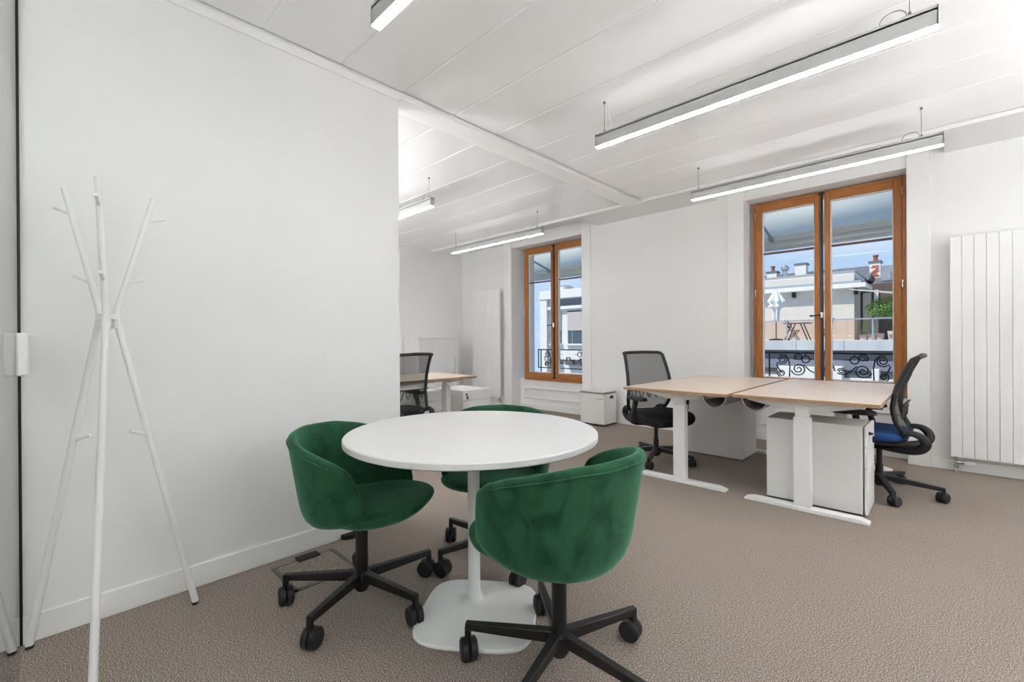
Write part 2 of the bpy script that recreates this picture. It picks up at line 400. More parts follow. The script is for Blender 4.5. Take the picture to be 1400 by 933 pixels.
# ------------------------------------------------------------------ windows
def window(n, fx0, fx1, z0, z1=2.645):
    w_ = sroot(f'window_{n}'); y0, y1 = 5.555, 5.625
    M().box(fx0, fx0+.045, y0+.01, y1+.02, z0, z1).box(fx1-.045, fx1, y0+.01, y1+.02, z0, z1).build('frame_stile', WOOD, w_, .004)
    M().box(fx0+.045, fx1-.045, y0+.01, y1+.02, z1-.03, z1).box(fx0+.045, fx1-.045, y0+.01, y1+.02, z0, z0+.055).build('frame_rail', WOODH, w_, .004)
    xm = (fx0+fx1)/2
    gz0, gz1 = z0+.13 if z0 < .6 else z0+.12, 2.545
    for sgn, (a, b) in ((-1, (fx0+.035, xm-.018)), (1, (xm+.018, fx1-.035))):
        ga, gb = (a+.062, b-.05) if sgn < 0 else (a+.05, b-.062)
        s = M().box(a, ga, y0, y1, z0+.045, z1-.025).box(gb, b, y0, y1, z0+.045, z1-.025).build('sash', WOOD, w_, .006)
        M().box(ga, gb, y0, y1, gz1, z1-.025).box(ga, gb, y0, y1, z0+.045, gz0).build('sash_rail', WOODH, s, .006)
        bx('pane', GLASS, ga-.004, gb+.004, 5.598, 5.602, gz0-.004, gz1+.004, s, smooth=False)
        bd = M().box(ga, ga+.008, y0+.02, y1-.01, gz0, gz1).box(gb-.008, gb, y0+.02, y1-.01, gz0, gz1)
        bd.box(ga, gb, y0+.02, y1-.01, gz0, gz0+.008).box(ga, gb, y0+.02, y1-.01, gz1-.008, gz1)
        bd.build('glazing_bead', TRIM, s)
        bx('muntin', MUNT, ga-.01, gb+.01, 5.578, 5.618, 2.070, 2.090, s, .004)
        xh = fx0+.03 if sgn < 0 else fx1-.03
        for zh in (z0+.16, (z0+z1)/2+.03, z1-.14):
            M().cyl((xh, y0-.004, zh-.035), (xh, y0-.004, zh-.003), .008, 8).cyl((xh, y0-.004, zh+.003), (xh, y0-.004, zh+.035), .008, 8).build('hinge', CHROME, w_)
    M().tube([(xm, y0-.006, z0+.06), (xm, y0-.006, z1-.02)], .012, 10).build('meeting_rod', DARKW, w_)
    bx('rod_keeper', BLACK, xm-.024, xm+.024, y0-.03, y0, z1-.035, z1-.012, w_, .003)
    bx('rod_keeper', BLACK, xm-.024, xm+.024, y0-.03, y0, z0+.05, z0+.07, w_, .003)
    M().tube([(xm, y0-.03, 1.37), (xm-.03, y0-.045, 1.37), (xm-.085, y0-.05, 1.365)], .007, 8).lathe([(.0, -.012), (.012, -.008), (.014, 0), (.012, .008), (.0, .012)], n=10).build('handle', BLACK, w_)
    h = [c for c in COL.objects if c.parent is w_ and c.name.startswith('handle')][-1]
    # move the knob vertices (last lathe) to the lever end
    me = h.data; nv = len(me.vertices)
    for v_ in list(me.vertices)[nv-50:]: v_.co = v_.co+Vector((xm-.09, y0-.05, 1.365))
    M().cyl((xm, y0-.022, 1.34), (xm, y0-.022, 1.40), .016, 10).build('escutcheon', CHROME, w_)
    # outside sill
    bx('sill', CONC, fx0, fx1, y1+.02, YO+.06, z0-.03, z0+.01, w_, .006)
    return w_
window(1, -5.095, -3.80, .475)
window(2, -1.577, -.262, .575)
window(3, 1.985, 3.285, .575)  # out of view, added at the same spacing to let in more daylight

# ------------------------------------------------------------------ glass partition at the left edge
gp = thing('glass_partition', 'clear glass partition pane with black edge strip at far left', 'partition', (XP, YG, 0))
bx('pane', PGLASS, .012, 6.6, -.012, 0, .01, 2.68, gp, smooth=False)
bx('edge_profile', BLACK, 0, .014, -.016, .004, .0, 2.69, gp)
lk = bx('lock_plate', POWDER, .035, .28, 0.001, .028, 1.02, 1.165, gp, .006)
lk['label'] = 'white door lock housing'

# ------------------------------------------------------------------ pendant lamps
def lamp(x0, y, label, L=1.67, led=None, z=2.42, group='linear pendant lamps', cable_xs=(.06, 1.58), loops=True):
    t = thing('pendant_lamp', label, 'lamp', (x0, y, z), 0, group)
    hb, wd = .088, .042
    M().box(0, L, -wd/2, -wd/2+.003, .006, hb).box(0, L, wd/2-.003, wd/2, .006, hb).box(0, .004, -wd/2, wd/2, .006, hb).box(L-.004, L, -wd/2, wd/2, .006, hb).box(0, L, -wd/2, wd/2, hb-.02, hb-.012).build('body', ALU, t)
    M().box(.003, L-.003, -wd/2+.003, wd/2-.003, 0, .014).build('diffuser', led or LED, t)
    M().box(.01, L-.01, -wd/2+.004, wd/2-.004, hb-.012, hb-.008).build('added_fill_strip', LEDFILL, t)  # unseen glow on the lamp top, added as ceiling fill
    zc = 2.722-z
    for i, cx in enumerate(cable_xs):
        c = M().cyl((cx, 0, hb-.012), (cx, 0, zc), .0016, 6).build('suspension_cable', GREYM, t)
        M().cyl((cx, 0, zc-.022), (cx, 0, zc), .008, 10).build('ceiling_cup', GREYM, c)
        M().cyl((cx, 0, hb-.012), (cx, 0, hb+.02), .006, 8).build('cable_grip', GREYM, c)
        if i == 0:
            M().tube([(cx+.04, 0, hb-.01), (cx+.055, 0, hb+.03), (cx+.04, 0, zc*.6), (cx+.02, 0, zc-.03), (cx+.012, 0, zc)], .0022, 6).build('power_cord', POWDER, t)
        else:
            pts = [(cx-.055+.05*cos(a)*.9, 0, hb+.015+.035*sin(a)) for a in [pi*k/10 for k in range(-2, 13)]]
            M().tube(pts, .002, 6).build('cord_loop', GREYM, t)
    return t
lamp(-1.69, .948, 'linear pendant lamp at the top edge of the photo, nearest the camera')
lamp(-1.69, 2.580, 'long linear pendant lamp nearest the round table, largest in the upper right')
lamp(-1.70, 4.180, 'linear pendant lamp hanging right before the larger window', L=1.69)
lamp(-5.26, 4.180, 'linear pendant lamp hanging before the small far window', L=1.745, cable_xs=(.08, 1.66))
lamp(-5.26, 2.575, 'linear pendant lamp cut off by the partition edge, over the far desk', L=1.72, cable_xs=(.06, 1.665))
# unseen lamps added for light, continuing the rows beyond the frame
lamp(1.85, 4.180, 'added linear pendant lamp out of frame at right, before the third window')
lamp(1.85, 2.580, 'added linear pendant lamp out of frame at right, middle of its row')
lamp(1.85, .948, 'added linear pendant lamp out of frame at right, next to the glass partition')
LEDC = emit('led_corridor_fill', (.95, .97, 1), 2.5*LAMP)  # extra-bright corridor lamps, added unseen as fill from behind the camera
lamp(-.9, -1.05, 'added linear fill lamp in the corridor behind the camera', led=LEDC)
lamp(1.2, -1.05, 'added linear fill lamp in the corridor, far right end', led=LEDC)
lamp(-5.26, .948, 'added linear pendant lamp in the far bay hidden behind the partition wall')  # hidden lamp added to light the far bay

# invented fill lights, added unseen to brighten ceiling and walls (right part of the office, corridor, hidden corner of the far bay)
def fill_light(x, y, label, power=1.0):
    t = thing('added_fill_light', label, 'lamp', (x, y, 0), 0, 'added fill lights')
    M().lathe([(0, 0), (.15, 0), (.15, .015), (.02, .025), (0, .025)], n=28).build('base', POWDER, t)
    M().cyl((0, 0, .02), (0, 0, 1.24), .014, 12).build('pole', POWDER, t)
    M().lathe([(.02, 1.22), (.12, 1.24), (.21, 1.28), (.22, 1.295), (.02, 1.295)], n=32).build('bowl', POWDER, t)
    M().lathe([(0, 1.296), (.20, 1.296), (.20, 1.303), (0, 1.303)], n=28).build('fill_disc', emit('fill_light_led', (.95, .97, 1), FILL*power), t)
fill_light(1.25, 1.25, 'added white floor uplighter out of frame at right, near the glass partition', .62)
fill_light(2.0, 3.3, 'added white floor uplighter out of frame at right, middle of the office', 1.05)
fill_light(3.7, 2.6, 'added white floor uplighter out of frame by the right wall')
fill_light(.9, -1.1, 'added white floor uplighter in the corridor behind the glass', .2)
fill_light(-1.3, -1.1, 'added white floor uplighter in the corridor, left of the first', .14)
fill_light(-3.5, .15, 'added white floor uplighter in the far bay, behind the partition wall', .8)
fill_light(-4.7, .9, 'added white floor uplighter in the far bay, middle of the hidden corner', .55)
fill_light(-5.9, 1.0, 'added white floor uplighter in the far bay, by the far wall', .5)

# ------------------------------------------------------------------ coat rack
def coat_rack():
    cx, cy = -2.25, .155
    t = thing('coat_rack', 'white metal coat rack of three crossed bent rods by the wall', 'coat rack', (cx, cy, 0))
    feet = [(-.195, -.208), (-.086, .283), (.275, -.060)]
    for fx, fy in feet:
        l = math.hypot(fx, fy); d = Vector((fx/l, fy/l, 0)); zh = 1.235
        ft = d*l; hb = d*.024+Vector((0, 0, zh)); tp = d*.150+Vector((0, 0, 1.705))
        rd = M().tube([ft+Vector((0, 0, .012)), hb-(hb-ft).normalized()*.02, hb+(tp-hb).normalized()*.02, tp], [.0125, .0108, .0105, .0098], 12).build('rod', POWDER, t)
        M().cyl(ft, ft+(hb-ft).normalized()*.014, .0122, 12).build('rubber_foot', RUBBER, rd)
        M().tube([hb-Vector((0, 0, .05))+d*.004, hb-Vector((0, 0, .012))], .015, 10).build('bracket', POWDER, rd)
        perp = Vector((0, 0, 1))
        for f in (.26, .80):
            p = hb.lerp(tp, f); M().cyl(p, p+d*.062+Vector((0, 0, .022)), .006, 8).build('peg', POWDER, rd)
        p = ft.lerp(hb, .62); M().cyl(p, p-d*.060+Vector((0, 0, .022)), .006, 8).build('peg', POWDER, rd)
    h = M()
    h.lathe([(.0, 1.218), (.03, 1.218), (.03, 1.238), (.0, 1.238)], n=18); h.build('hub', POWDER, t)
coat_rack()

# ------------------------------------------------------------------ round table
rt = thing('round_table', 'round white table on a single column among the green chairs', 'table', (-1.452, 1.260, 0))
M().lathe([(0, .717), (.522, .717), (.53, .722), (.53, .741), (.526, .745), (0, .745)], (-.018, .014), n=96).build('tabletop', LAMIN, rt)
M().lathe([(.026, .02), (.0255, .06), (.025, .70), (.06, .703), (.11, .716), (.0, .7165)], n=24).build('column', POWDER, rt)
rot = Matrix.Rotation(R(37), 4, 'Z')
rg = []
for s_, z in ((.985, 0), (1.0, .004), (1.0, .012), (.985, .018), (.8, .022), (.5, .026), (.25, .030), (.16, .040), (.125, .06), (.112, .075)):
    p = 4.2 if s_ > .5 else (3 if s_ > .2 else 2)
    rg.append([tuple(rot @ Vector(q)) for q in superell(.238*s_, .232*s_, p, 64, .035, -.028*1.0 if s_ > .6 else -.012, z)])
# centre drifts so that the boss meets the column
for i, (s_, r_) in enumerate(zip((.985, 1, 1, .985, .8, .5, .25, .16, .125, .112), rg)):
    off = Vector((.060, -.030, 0))*max(0, min(1, (s_-.15)/.6))
    c0 = sum((Vector(q) for q in r_), Vector())/len(r_)
    rg[i] = [tuple(Vector(q)-Vector((c0.x, c0.y, 0))+off) for q in r_]
M().rings(rg).build('base_plate', POWDER, rt, ang=50)

# ------------------------------------------------------------------ swivel base shared by the chairs
def star_base(t, phi, Rl, hub_z, leg_z0, leg_z1, lw, lh, metal, tipdrop=.03, cr_=.03, hub_r=.034):
    for k in range(5):
        a = phi+2*pi*k/5; d = Vector((cos(a), sin(a), 0))
        p0 = d*.02+Vector((0, 0, leg_z0)); p1 = d*(Rl+.008)+Vector((0, 0, leg_z1))
        lg = M().bar(p0, p1, lw*1.25, lh*1.15, lw*.9, lh*.72).bar(d*Rl+Vector((0, 0, leg_z1)), d*Rl+Vector((0, 0, leg_z1-tipdrop-.012)), .02, .02, up=(d.x, d.y, 0)).build('leg', metal, t, .003)
        # caster: twin wheel with hood, trailing at its own angle
        ca = a+rnd.uniform(-1.2, 1.2); cd = Vector((cos(ca), sin(ca), 0)); ax = Vector((-sin(ca), cos(ca), 0))
        c0 = d*Rl+Vector((0, 0, cr_))-cd*.012
        cm = M()
        for s_ in (-1, 1):
            cm.tube([c0+ax*s_*.003, c0+ax*s_*.006, c0+ax*s_*.024, c0+ax*s_*.029], [cr_*.92, cr_, cr_*.98, cr_*.80], 18)
        cm.tube([c0+ax*-.006, c0+ax*.006], cr_*.5, 12)
        cm.cyl(d*Rl+Vector((0, 0, cr_)), d*Rl+Vector((0, 0, cr_+.036)), .008, 8)
        cm.build('caster', BPLAS, lg)

# ------------------------------------------------------------------ green tub chairs
ZTOP = [(0, .757), (35, .75), (60, .728), (80, .703), (95, .677), (104, .655), (110, .625), (115, .57), (120, .50), (125, .43), (130, .40)]
def tub_chair(loc, psi, phi, label, lift=0.0):
    t = thing('swivel_tub_chair', label, 'chair', (loc[0], loc[1], 0), psi, 'green velvet chairs around the round table')
    # shell: from one arm round the back to the other; v runs bottom to rim
    rows = []; NA, NV = 48, 10
    for iv in range(NV+1):
        v = iv/NV; row = []
        for ia in range(NA+1):
            u = -1+2*ia/NA
            Amax = 122-14*v**1.5
            a = u*Amax; aa = abs(a)
            zt = lerp(ZTOP, aa) if aa < 104 else .655
            if abs(u) > .9: zt -= .020*((abs(u)-.9)/.1)**2
            zb = .362+.052*(aa/122)**2
            z = zb+(zt-zb)*v+lift
            q = (aa/122)**1.6; rb = .226+.060*q
            r_ = rb+(.305-rb)*v**.85
            if v == 0: r_ = rb*.62; z -= .014*(1-q)
            elif iv == 1: r_ = rb*.965; z = zb+.016+lift
            # slight flattening of the back, arms run straighter
            ang = pi+R(a); bxp = r_*(.97 if aa < 90 else .97+.10*((aa-90)/36))
            row.append((bxp*cos(ang)*.96, r_*sin(ang), z))
        rows.append(row)
    sh = M().grid(rows).build('shell', VELVET, t, solid=.034, subsurf=1)
    # piping along the rim
    rim = rows[-1]
    M().tube([(p[0]*.994, p[1]*.994, p[2]-.022) for p in rim[3:-3]], .003, 6).build('seam', VELVET, sh)
    # seat cushion
    rg = []
    def out(s_, z, dx=0):
        o = []
        for j in range(56):
            tt = 2*pi*j/56; c, s2 = cos(tt), sin(tt)
            px = math.copysign(abs(c)**(2/2.7), c); py = math.copysign(abs(s2)**(2/2.7), s2)
            ax_ = .305 if px > 0 else .175
            wy = .272-.08*max(0, min(1, .55-1.3*px))
            o.append((px*ax_*s_+dx, py*wy*s_, z+.0+lift+(.010*px*s_ if z > .43 else .022*max(0, px)*s_)))
        return o
    for s_, z in ((.35, .378), (.60, .380), (.80, .388), (.93, .402), (.985, .416), (1, .43), (.985, .446), (.94, .456), (.8, .462), (.5, .461), (.2, .459)):
        rg.append(out(s_, z))
    M().rings(rg).build('seat', VELVET, t, subsurf=1)
    st = M().lathe([(.0, .05), (.024, .05), (.026, .058), (.026, .36+lift), (.07, .362+lift), (.07, .372+lift), (0, .372+lift)], n=20).build('column', BLACK, t)
    M().lathe([(0, .062), (.032, .062), (.038, .075), (.038, .124), (.03, .134), (0, .134)], n=20).build('hub', BLACK, t)
    star_base(t, phi-psi, .325, .11, .114, .114, .026, .036, BLACK, .030, .039)
    return t
tub_chair((-1.835, .947), R(36), R(10.8), 'green velvet swivel chair at left, nearest the partition wall')
tub_chair((-.961, 1.218), R(176), R(-2.3), 'green velvet swivel chair nearest the camera, seen from behind', .018)
tub_chair((-1.700, 1.630), R(-53), R(-99.8), 'green velvet swivel chair on the far side of the round table')

# ------------------------------------------------------------------ floor box and door stop
fb = thing('floor_box', 'metal-framed carpeted floor box with cable flap beside the wall', 'floor box', (-2.26, .92, 0))
fo = M()
x0, x1, ya, yb = -.15, .15, -.155, .155
for q in ((x0, x0+.012, ya, yb), (x1-.022, x1, ya, yb), (x0, x1, ya, ya+.02), (x0, x1, yb-.02, yb)): fo.box(*q, 0, .004)
fo.build('frame', GREYM, fb)
bx('lid', CARPET, x0+.013, x1-.023, ya+.021, yb-.021, 0, .0035, fb)
bx('cable_flap', BPLAS, x0-.025, x0+.035, -.035, .075, .002, .012, fb, .003)
ds = thing('door_stop', 'small dark half-round stop against the baseboard behind the green chair', 'door stop', (XP+.014, 1.205, 0))
M().prism([(0, -.05)]+[(.045*sin(a), -.05*cos(a)) for a in [pi*k/12 for k in range(1, 12)]]+[(0, .05)], 'z', 0, .028).build('body', RUBBER, ds, .005)

# ------------------------------------------------------------------ desks
def desk(x0, x1, y0, y1, z, label, side=1, legy=(.12, .12), traycol=True):
    xm = (x0+x1)/2; t = thing('desk', label, 'desk', (xm, (y0+y1)/2, 0), 0, 'oak-topped height-adjustable desks')
    W2, L2 = (x1-x0)/2, (y1-y0)/2
    top = bx('desktop', OAK, -W2, W2, -L2, L2, z-.022, z, t, .0015)
    M().box(-W2-.0006, W2+.0006, -L2-.0012, -L2+.001, z-.0222, z-.0008).box(-W2-.0006, W2+.0006, L2-.001, L2+.0012, z-.0222, z-.0008).box(-W2-.0012, -W2+.001, -L2, L2, z-.0222, z-.0008).box(W2-.001, W2+.0012, -L2, L2, z-.0222, z-.0008).build('edge_band', OAKE, top)
    for s_, ly in ((-1, legy[0]), (1, legy[1])):
        yl = s_*(L2-ly)
        lg = M().box(-.048, .048, yl-.03, yl+.03, .028, .615).box(-.040, .040, yl-.024, yl+.024, .615, z-.055).build('leg', POWDER, t, .004)
        M().prism([(-.35, 0), (.35, 0), (.35, .014), (.30, .028), (-.30, .028), (-.35, .014)], 'y', yl-.035, yl+.035).build('foot', POWDER, lg, .004)
        M().prism([(-.33, z-.0225), (.33, z-.0225), (.33, z-.038), (.10, z-.085), (-.10, z-.085), (-.33, z-.038)], 'y', yl-.022, yl+.022).build('bracket', POWDER, lg, .003)
    M().box(-.03, .03, -L2+legy[0], L2-legy[1], z-.075, z-.030).build('crossbeam', POWDER, t, .003)
    # round-bottomed cable tray hung under the inner edge
    cx = -side*(W2-.115); arc = [(cx+.085*cos(a), z-.03+.085*sin(a)*1.0) for a in [pi+pi*k/14 for k in range(15)]]
    rows = [[(p[0], yv, p[1]) for p in arc] for yv in (-L2+.10, L2-.10)]
    tr = M().grid(rows).build('cable_tray', GREYD, t, solid=.003, ang=60)
    M().tube([(p[0], -L2+.10, p[1]) for p in arc], .005, 6).build('tray_rim', CHROME, tr)
    bx('control_panel', BPLAS if side else BPLAS, side*(W2-.03)-.03, side*(W2-.03)+.03, -L2+.10, -L2+.20, z-.042, z-.0225, t, .003)
    return t
desk(-1.925, -1.120, 3.315, 4.955, .741, 'left one of the two joined desks, its plain oak top before the wall', side=-1, legy=(.175, .042))
desk(-1.090, -.278, 3.365, 5.005, .741, 'right one of the two joined desks, reaching to the larger window', side=1, legy=(.09, .042))
desk(-4.55, -3.752, 1.68, 3.31, .741, 'far desk half hidden behind the partition wall', side=1)

# ------------------------------------------------------------------ drawer pedestals
def pedestal(x0, x1, y0, y1, h, face, label, locks=True, group='white drawer pedestals'):
    xm, ym = (x0+x1)/2, (y0+y1)/2
    t = thing('drawer_pedestal', label, 'cabinet', (xm, ym, 0), 0 if face > 0 else pi, group)
    a, b = (x1-x0)/2, (y1-y0)/2
    bx('body', CABG, -a, a-.026, -b, b, .012, h, t, .003)
    for cx in (-a+.05, a-.07):
        for cyy in (-b+.05, b-.05):
            M().tube([(cx, cyy-.012, .0135), (cx, cyy+.012, .0135)], .0135, 10).cyl((cx, cyy, .014), (cx, cyy, .026), .006, 6).build('castor', BPLAS, t)
    fr = h-.03
    zs = [(.014, .03+fr*.50), (.03+fr*.512, .03+fr*.743), (.03+fr*.757, h)]
    for i, (za, zb) in enumerate(zs):
        d = bx('drawer', POWDER, a-.018, a, -b+.001, b-.001, za, zb, t, .003)
        if i == 2 and locks:
            M().cyl((a, -b+.05, zb-.045), (a+.008, -b+.05, zb-.045), .011, 12).build('lock', BLACK, d)
            k = M().box(a+.006, a+.022, -b+.047, -b+.053, zb-.052, zb-.038).box(a+.018, a+.032, -b+.043, -b+.057, zb-.10, zb-.06)
            k.build('key', BLACK, d, .003)
    return t
pedestal(-.93, -.358, 3.575, 3.915, .57, 1, 'white drawer pedestal under the right desk, key in its lock')
pedestal(-1.93, -1.357, 4.45, 4.87, .57, -1, 'white drawer pedestal under the left desk, its plain back to the right', False)
pedestal(-4.70, -4.135, 3.43, 3.885, .53, 1, 'white drawer pedestal standing free beyond the end of the far desk')
pedestal(-4.98, -4.42, 2.92, 3.33, .53, 1, 'white drawer pedestal seen through the mesh of the far chair', False)

# ------------------------------------------------------------------ office chairs
BACKX = [(.40, -.20), (.46, -.165), (.54, -.118), (.64, -.098), (.78, -.118), (.90, -.165), (.985, -.205), (1.0, -.245)]
def office_chair(loc, psi, phi, label, seatmat, seatlabel):
    t = thing('office_chair', label, 'chair', (loc[0], loc[1], 0), psi, 'black mesh-back office chairs')
    HW = lambda z: lerp([(.44, .19), (.56, .225), (.75, .225), (1.0, .205)], z)
    path = []
    zs = [.46+.52*k/14 for k in range(15)]
    for z in zs: path.append((lerp(BACKX, z), -HW(z), z))
    top = [(-.232, -HW(1)+.004, .998), (-.24, -HW(1)+.03, 1.003), (-.236, 0, 1.008), (-.24, HW(1)-.03, 1.003), (-.232, HW(1)-.004, .998)]
    path += top+[(lerp(BACKX, z), HW(z), z) for z in reversed(zs)]
    path += [(-.160, .12, .452), (-.155, 0, .45), (-.160, -.12, .452)]
    fr = M().tube(path, .0155, 10, closed=True).build('back_frame', BPLAS, t)
    rows = []
    for z in [.47+.53*k/16 for k in range(17)]:
        rows.append([(lerp(BACKX, z)-.018*(1-(y/1.0)**2)*0-.03*(1-y*y)*(1 if z < .9 else .3), y*HW(z), z) for y in [-1+k/6 for k in range(13)]])
    M().grid(rows).build('back_mesh', MESHF, t)
    # lumbar wires
    lw = M()
    pts = []
    for k in range(41):
        y = -.2+.4*k/40; pts.append((lerp(BACKX, .62)-.045, y, .62+.045*sin(k/40*2*pi*5)))
    lw.tube(pts, .0045, 6); lw.tube([(lerp(BACKX, .58)-.045, -.22, .665), (lerp(BACKX, .58)-.05, .22, .665)], .006, 6)
    lw.build('lumbar_wires', BPLAS, t)
    # looping carriers from the back frame under the seat
    for s_ in (-1, 1):
        P = [(-.155, .19*s_, .475), (-.205, .188*s_, .478), (-.248, .18*s_, .455), (-.265, .17*s_, .415), (-.245, .155*s_, .375), (-.19, .14*s_, .352), (-.09, .11*s_, .345), (.03, .07*s_, .35)]
        M().tube(*spline(P, [.018, .02, .026, .030, .030, .027, .022, .02]), 10).build('carrier', BPLAS, t)
    # seat
    rg = []
    for s_, z in ((.5, .395), (.85, .40), (.95, .415), (1.0, .44), (.99, .462), (.94, .474), (.7, .480), (.3, .478)):
        rg.append([(p[0], p[1], p[2]+(-.028*max(0, (p[0]-.15)/.15)**2)) for p in superell(.265*s_, .255*s_, 3.2, 44, .085, 0, z)])
    st = M().rings(rg).build('seat', seatmat, t, subsurf=1)
    if seatlabel: st['label'] = seatlabel
    M().rings([superell(.235*s_, .23*s_, 3.2, 40, .075, 0, z) for s_, z in ((.7, .375), (.97, .38), (1, .40), (.97, .405))]).build('seat_pan', BPLAS, t)
    M().box(-.09, .13, -.08, .08, .325, .385).bar((.02, -.08, .345), (.02, -.235, .352), .02, .012).bar((.06, .08, .345), (.06, .22, .352), .02, .012).build('tilt_mechanism', BPLAS, t, .01)
    # arms
    for s_ in (-1, 1):
        ar = M().tube(*spline([(.02, .20*s_, .365), (.03, .262*s_, .375), (.06, .275*s_, .42), (.085, .272*s_, .52), (.10, .268*s_, .585)], [.016, .019, .02, .022, .026]), 10, flat=.8).build('armrest', BPLAS, t)
        M().rings([superell(.135*q, .042*q, 3, 28, .115, .262*s_, z) for q, z in ((.85, .588), (1, .593), (1, .610), (.9, .620), (.6, .622))]).build('arm_pad', BPLAS, ar)
    M().lathe([(0, .045), (.024, .045), (.024, .20), (.018, .205), (.018, .33), (0, .33)], n=18).build('gas_column', BPLAS, t)
    M().lathe([(0, .06), (.04, .06), (.045, .075), (.04, .125), (.03, .135), (0, .135)], n=18).build('hub', BPLAS, t)
    star_base(t, phi-psi, .345, .11, .112, .088, .034, .036, BPLAS, .010, .036)
    return t
office_chair((-1.956, 3.95), R(-31), R(-1.8), 'black mesh-back office chair at the left desk, turned slightly to the room', BFAB, None)
office_chair((-.362, 4.27), R(178), R(-1.3), 'black office chair with blue seat seen side-on at the right desk', BLUEF, 'blue fabric seat')
office_chair((-3.80, 2.37), R(184), R(20), 'black mesh-back office chair at the far desk, cut off by the partition', BFAB, None)

# ------------------------------------------------------------------ pedal bin
bn = thing('pedal_bin', 'cream metal pedal bin by the wall under the window side', 'bin', (-3.385, 5.165, 0))
bx('body', BINW, -.19, .19, -.147, .147, .018, .418, bn, .012, seg=3)
bx('base', BPLAS, -.188, .188, -.145, .145, .0, .02, bn, .006)
lid = bx('lid', GREYD, -.192, .192, -.149, .149, .420, .437, bn, .006)
bx('lid_top', BINW, -.188, .188, -.145, .145, .437, .452, lid, .007)
bx('handle_recess', BLACKH, .186, .1915, -.012, .075, .352, .392, bn, .003)
bx('pedal', BPLAS, .03, .15, -.178, -.14, .006, .022, bn, .004)
bx('pedal_plate', CHROME, .11, .15, -.179, -.150, .021, .026, bn, .002)
lg_ = M()
for k in range(8): lg_.box(.07+k*.0125, .07+k*.0125+(.009 if k % 3 else .006), -.1485, -.1468, .350, .350+(.010 if k in (0, 3, 6) else .007))
lg_.build('brand_mark', GREYM, bn)

# ------------------------------------------------------------------ tambour cabinet in the far corner
tc_ = thing('tambour_cabinet', 'white tambour-door cabinet in the far corner behind the desk', 'cabinet', (-6.262, 4.515, 0))
hx, hy, hz = .215, .405, 1.19
bx('body', CABG, -hx, hx-.03, -hy, hy, .03, hz-.02, tc_, .002)
bx('top', POWDER, -hx, hx, -hy, hy, hz-.02, hz, tc_, .003)
bx('plinth', GREYM, -hx+.01, hx-.02, -hy+.01, hy-.01, 0, .03, tc_)
for s_ in (-1, 1): bx('side_stile', POWDER, hx-.03, hx, s_*hy-.04*(s_ > 0), s_*hy+.04*(s_ < 0), .03, hz-.02, tc_, .003)
n = 24
for k in range(n):
    ya = -hy+.04+(2*hy-.08)*k/n; yb = ya+(2*hy-.08)/n
    M().prism([(hx-.022, ya+.001), (hx-.012, ya+.004), (hx-.009, (ya+yb)/2), (hx-.012, yb-.004), (hx-.022, yb-.001)], 'z', .04, hz-.025).build('slat', POWDER, tc_)
bx('shutter_handle', CHROME, hx-.010, hx-.002, hy-.075, hy-.065, .45, .85, tc_, .002)

# ------------------------------------------------------------------ radiators
def radiator(x0, n, z0, z1, label, valve):
    pw = .0705; t = thing('radiator', label, 'radiator', (x0, YN-.11, 0), 0, 'vertical white panel radiators')
    for k in range(n):
        bx('tube_panel', POWDER, k*pw+.0007, (k+1)*pw-.0007, 0, .035, z0, z1, t, .003)
    M().box(.0, n*pw, .036, .062, z0+.03, z0+.065).box(0, n*pw, .036, .062, z1-.065, z1-.03).build('header', POWDER, t, .005)
    M().box(.08, .10, .06, .109, z1-.2, z1-.15).box(n*pw-.10, n*pw-.08, .06, .109, z1-.2, z1-.15).box(.08, .10, .06, .109, z0+.2, z0+.25).box(n*pw-.10, n*pw-.08, .06, .109, z0+.2, z0+.25).build('wall_bracket', CHROME, t)
    xv = .035 if valve < 0 else n*pw-.035; d = 1 if valve < 0 else -1
    v = M().cyl((xv, .045, z0+.03), (xv, .045, z0-.075), .011, 12).cyl((xv-.004*d, .045, z0-.05), (xv+.05*d, .045, z0-.05), .014, 12).cyl((xv, .045, z0-.095), (xv, .045, z0-.07), .016, 8).build('valve', CHROME, t)
    M().lathe([(.0, 0), (.018, 0), (.021, .006), (.021, .06), (.016, .068), (0, .068)], n=16).build('thermostat_head', POWDER, v)
    hd = [c for c in COL.objects if c.parent is v][-1]
    hd.rotation_euler = (0, R(90)*d, 0); hd.location = (xv+.045*d, .045, z0-.05)
    M().cyl((xv, .045, z0-.09), (xv, .045, .0), .007, 10).build('pipe', POWDER, t)
    return t
radiator(.020, 10, .133, 1.975, 'wide white vertical radiator cut off by the right photo edge', -1)
radiator(-6.095, 10, .18, 2.0, 'white vertical radiator left of the small far window', 1)

